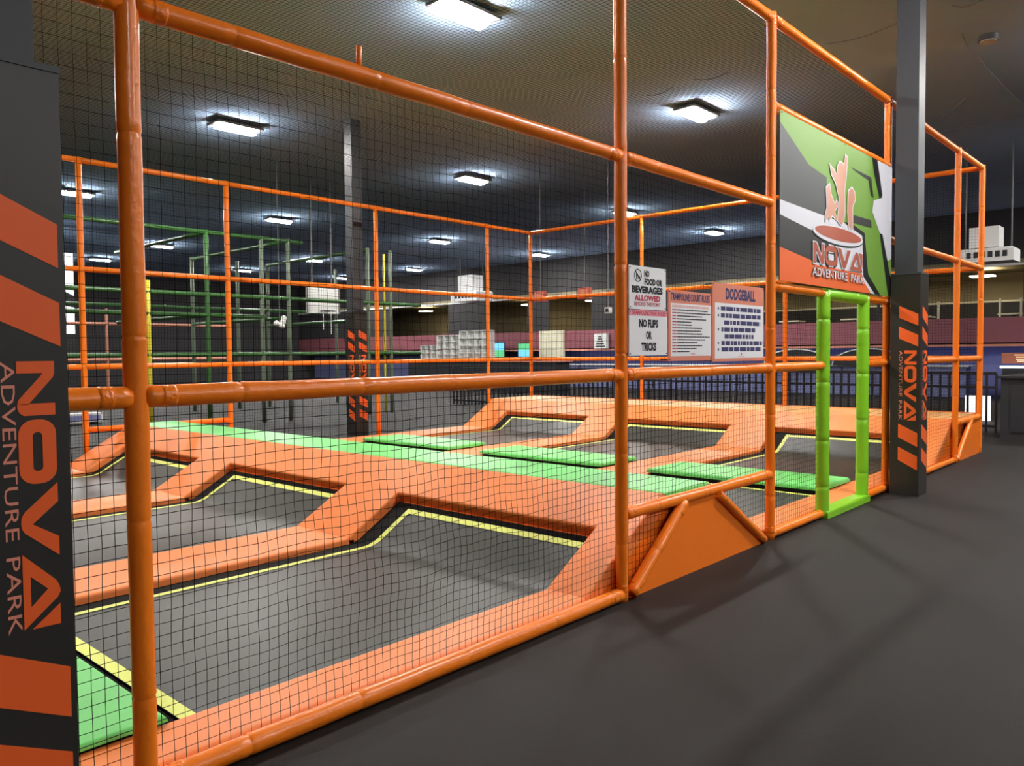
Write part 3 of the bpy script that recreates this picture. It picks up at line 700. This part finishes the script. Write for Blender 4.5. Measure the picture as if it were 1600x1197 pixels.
# shelves, screens, posters seen through the back net
CT = thing('long_counter', 'long dark counter beyond the back corner of the cage', 'counter', (24.4, 25, 0))
MB().box(24.0, 24.8, 19.5, 28.4, 0, 1.22).build('body', 'counter_black', CT); MB().box(23.95, 24.85, 19.4, 28.5, 1.22, 1.27).build('top', 'salmon_trim', CT)
def cubby(y0, y1, z1, label):
    T = thing('cubby_shelf', label, 'shelf', (24.3, (y0 + y1) / 2, 1.27), 'white cubby shelves')
    MB().box(24.55, 24.6, y0, y1, 1.27, z1).build('back_board', 'white_paint', T)
    n = max(2, round((y1 - y0) / .42)); m = max(2, round((z1 - 1.27) / .32))
    for k in range(n + 1): yy = y0 + (y1 - y0) * k / n; MB().box(24.30, 24.55, yy - .012, yy + .012, 1.27, z1).build('divider', 'white_paint', T)
    for k in range(m + 1): zz = 1.27 + (z1 - 1.27) * k / m; MB().box(24.30, 24.55, y0, y1, max(1.27, zz - .012), zz + .012).build('shelf_board', 'white_paint', T)
cubby(26.82, 27.9, 1.97, 'lowest white cubby shelf, left step of the stepped row'); cubby(25.35, 26.77, 2.40, 'middle white cubby shelf of the stepped row')
cubby(23.42, 25.29, 2.58, 'tallest white cubby shelf beside the back post')
for y0, y1, z0, z1, lab, ms in ((27.43, 28.36, 1.39, 2.11, 'left', ('screen_glow', 'screen_green')), (25.72, 26.46, 1.41, 2.05, 'right', ('screen_green', 'screen_glow'))):
    A = thing('arcade_screen', f'blue and green glowing screen beyond the back corner post, {lab} of two', 'screen', (29.5, (y0 + y1) / 2, 1.2), 'glowing screens')
    ym = (y0 + y1) / 2
    MB().box(29.5, 29.56, y0 - .04, y1 + .04, z0 - .04, z1 + .04).build('bezel', 'black_metal', A)
    MB().box(29.49, 29.5, y0, y1, (z0 + z1) / 2, z1).build('display', ms[0], A); MB().box(29.49, 29.5, y0, y1, z0, (z0 + z1) / 2).build('display', ms[1], A)
    MB().box(29.4, 29.9, y0, y1, 0, z0 - .04).build('stand', 'counter_black', A)
def poster(label, y0, y1, z0, z1, m):
    A = thing('display_board', label, 'board', (29.8, (y0 + y1) / 2, z0)); MB().box(29.8, 29.95, y0, y1, z0, z1).build('panel', m, A); return A
cp = poster('cream panelled board just right of the back corner post', 23.85, 25.35, 1.29, 2.66, 'cream_paint')
for k in range(1, 5): MB().box(29.785, 29.8, 23.85, 25.35, 1.29 + k * .27 - .01, 1.29 + k * .27 + .01).build('batten', 'white_paint', cp)
wp = poster('white poster with dark print beside the tall front post', 21.28, 22.0, 1.77, 2.46, 'white_paint')
for k in range(5): MB().box(29.79, 29.8, 21.38 + .05 * k, 21.9 - .04 * k, 1.84 + .11 * k, 1.89 + .11 * k).build('print_line', 'ink_black', wp)
for y in (22.6, 24.4): MB().box(29.80, 29.85, y - .02, y + .02, 0, 1.3).build('upright', 'black_metal', CT) if False else None
# railing
RL = thing('railing', 'black metal railing with upright bars behind the right end of the cage', 'railing', (17.2, 10.5, 0))
MB().box(17.17, 17.23, 3.3, 18.2, 1.10, 1.16).build('top_rail', 'black_metal', RL); MB().box(17.18, 17.22, 3.3, 18.2, .84, .89).build('middle_rail', 'black_metal', RL)
MB().box(17.18, 17.22, 3.3, 18.2, .10, .15).build('bottom_rail', 'black_metal', RL)
b0 = MB().box(17.185, 17.215, 3.30 - .02, 3.30 + .02, 0.0, 1.12).build('bar', 'black_metal', RL)
k = 1
while 3.3 + k * .16 < 18.2:
    copy_obj(b0, RL, b0.location + Vector((0, k * .16, 0))); k += 1
FP = thing('light_panel', 'white glowing floor light panels seen between the railing bars', 'light panel', (20.0, 4, 0))
for y in (4.05, 4.35): MB().box(20.0, 20.05, y - .1, y + .1, .0, .55).build('panel', 'white_glow', FP)
KB = thing('reception_counter', 'dark counter with flat panels at the right edge of the hall', 'counter', (17, 2.2, 0))
MB().box(16.25, 18.2, .2, 3.05, 0, 1.07).build('body', 'counter_black', KB); MB().box(16.2, 18.25, .15, 3.1, 1.07, 1.11).build('top', 'black_metal', KB)
for y0, y1 in ((.4, 1.6), (1.75, 2.9)): MB().box(16.235, 16.25, y0, y1, .12, .95).build('panel', 'counter_black', KB)
# ceiling air conditioners
def ac(x, y0, y1, z0, label):
    A = thing('air_conditioner', label, 'air conditioner', (x, (y0 + y1) / 2, z0), 'hanging air conditioners')
    s = (y1 - y0) / 1.1
    slab('body', [(x, y0), (x + .7 * s, y0), (x + .7 * s, y1), (x, y1)], (0, 0, z0), (1, 0, 0), (0, 1, 0), (0, 0, 1), .30 * s, 'ac_white', A, .05 * s)
    MB().box(x + .1 * s, x + .6 * s, y0 + .3 * s, y1 - .22 * s, z0 + .32 * s, z0 + .78 * s).build('upper_case', 'ac_white', A)
    for k in range(6): MB().box(x - .012, x + .002, y0 + (.12 + .14 * k) * s, y0 + (.21 + .14 * k) * s, z0 + .09 * s, z0 + .22 * s).build('vent_slot', 'ink_black', A)
    for y in (y0 + .1, y1 - .1): MB().tube((x + .35 * s, y, z0 + .28 * s), (x + .35 * s, y, 6.14), .015, sides=6).build('hanger', 'cable_grey', A)
ac(20.0, 3.55, 4.65, 3.52, 'white air conditioner hanging from the ceiling right of the cage'); ac(24.0, 23.9, 25.5, 3.85, 'white air conditioner hanging beyond the back corner of the cage')
# hanging red boxes, white device
for y, lab in ((12.75, 'beside the back corner post'), (11.38, 'midway between back corner post and signs')):
    A = thing('hanging_sign', f'red box hanging on a cable {lab}', 'hanging sign', (15, y, 2.9), 'red hanging boxes')
    MB().box(15.0, 15.12, y - .17, y + .17, 2.86, 3.12).build('box', 'red_box', A); MB().box(14.985, 15.0, y - .13, y + .13, 2.9, 3.08).build('face', 'sign_salmon', A)
    MB().tube((15.06, y, 3.1), (15.06, y, 6.14), .010, sides=6).build('cable', 'cable_grey', A)
A = thing('hanging_camera', 'small white camera hanging on a rod left of the tall front post', 'camera', (15, 10.7, 2.5))
MB().box(15, 15.1, 10.63, 10.77, 2.49, 2.63).build('case', 'white_paint', A); MB().box(14.99, 15.0, 10.66, 10.74, 2.52, 2.60).build('lens', 'ink_black', A)
MB().tube((15.05, 10.7, 2.6), (15.05, 10.7, 6.14), .012, sides=6).build('rod', 'cable_grey', A)
# far column, white window at left, ceiling disc and cables
A = thing('lit_panel', 'bright white window panel with dark sails beside the left pillar', 'light panel', (9.5, 30, 0))
MB().box(8.4, 10.2, 30, 30.05, 2.4, 5.2).build('pane', 'white_glow', A)
MB().prism([(8.4, 4.6), (10.2, 3.7), (10.2, 3.3), (8.4, 3.7)], (0, 29.9, 0), XU, ZUv, (0, 1, 0), .05).build('sail', 'counter_black', A)
MB().box(8.4, 10.2, 30, 30.1, 0.0, 2.4).build('lower_wall', 'wall_dark', A)
A = thing('ceiling_disc', 'round pale disc fixed to the dark ceiling at top right', 'ceiling disc', (13.3, 2.72, 6.1))
MB().tube((13.3, 2.72, 6.06), (13.3, 2.72, 6.14), .13, sides=24).build('cover', 'cable_grey', A); MB().tube((13.3, 2.72, 6.045), (13.3, 2.72, 6.06), .11, sides=24).build('face', 'ac_white', A)
cabs = [((11.9, 4.53), (11.83, 3.52), 'above the top rail over the banner'), ((11.74, 2.83), (11.81, 2.48), 'cut by the top edge at right'),
        ((14.07, 3.0), (17.41, 2.96), 'running from the pale disc to the right edge'), ((17.64, 4.63), (16.18, 3.65), 'rising from the frame right of the pillar'),
        ((18.17, 4.61), (18.08, 3.18), 'crossing to the right edge below the disc'), ((24.52, 4.94), (25.1, 4.24), 'lowest one at the right edge'),
        ((12.88, 2.96), (13.7, 3.01), 'short one just left of the pale disc'), ((12.05, 7.73), (11.97, 7.14), 'left one below the light in the middle bay'),
        ((11.9, 6.71), (11.99, 6.14), 'right one above the light in the middle bay')]
for k, (p, q, lab) in enumerate(cabs):
    mb = MB(); n = 8; pr = None
    for j in range(n + 1):
        tt = j / n; c = (p[0] + (q[0] - p[0]) * tt, p[1] + (q[1] - p[1]) * tt, 6.11 - .05 * math.sin(math.pi * tt))
        if pr: mb.tube(pr, c, .006, sides=5)
        pr = c
    tag(mb.build('ceiling_cable', 'cable_grey', None, (p[0], p[1], 6.1)), 'thin grey cable under the ceiling, ' + lab, 'cable', 'ceiling cables')
A = thing('low_bench', 'low white and blue bench on the floor beyond the back net at far left', 'bench', (6.9, 20.1, 0))
MB().box(6.2, 7.32, 19.9, 20.3, 0.06, 0.26).build('seat', 'white_paint', A); MB().box(6.25, 7.27, 19.885, 19.9, 0.09, 0.22).build('front_panel', 'blue_wall', A)
for x in (6.3, 7.15): MB().box(x, x + .08, 19.95, 20.25, 0, .06).build('foot', 'black_metal', A)
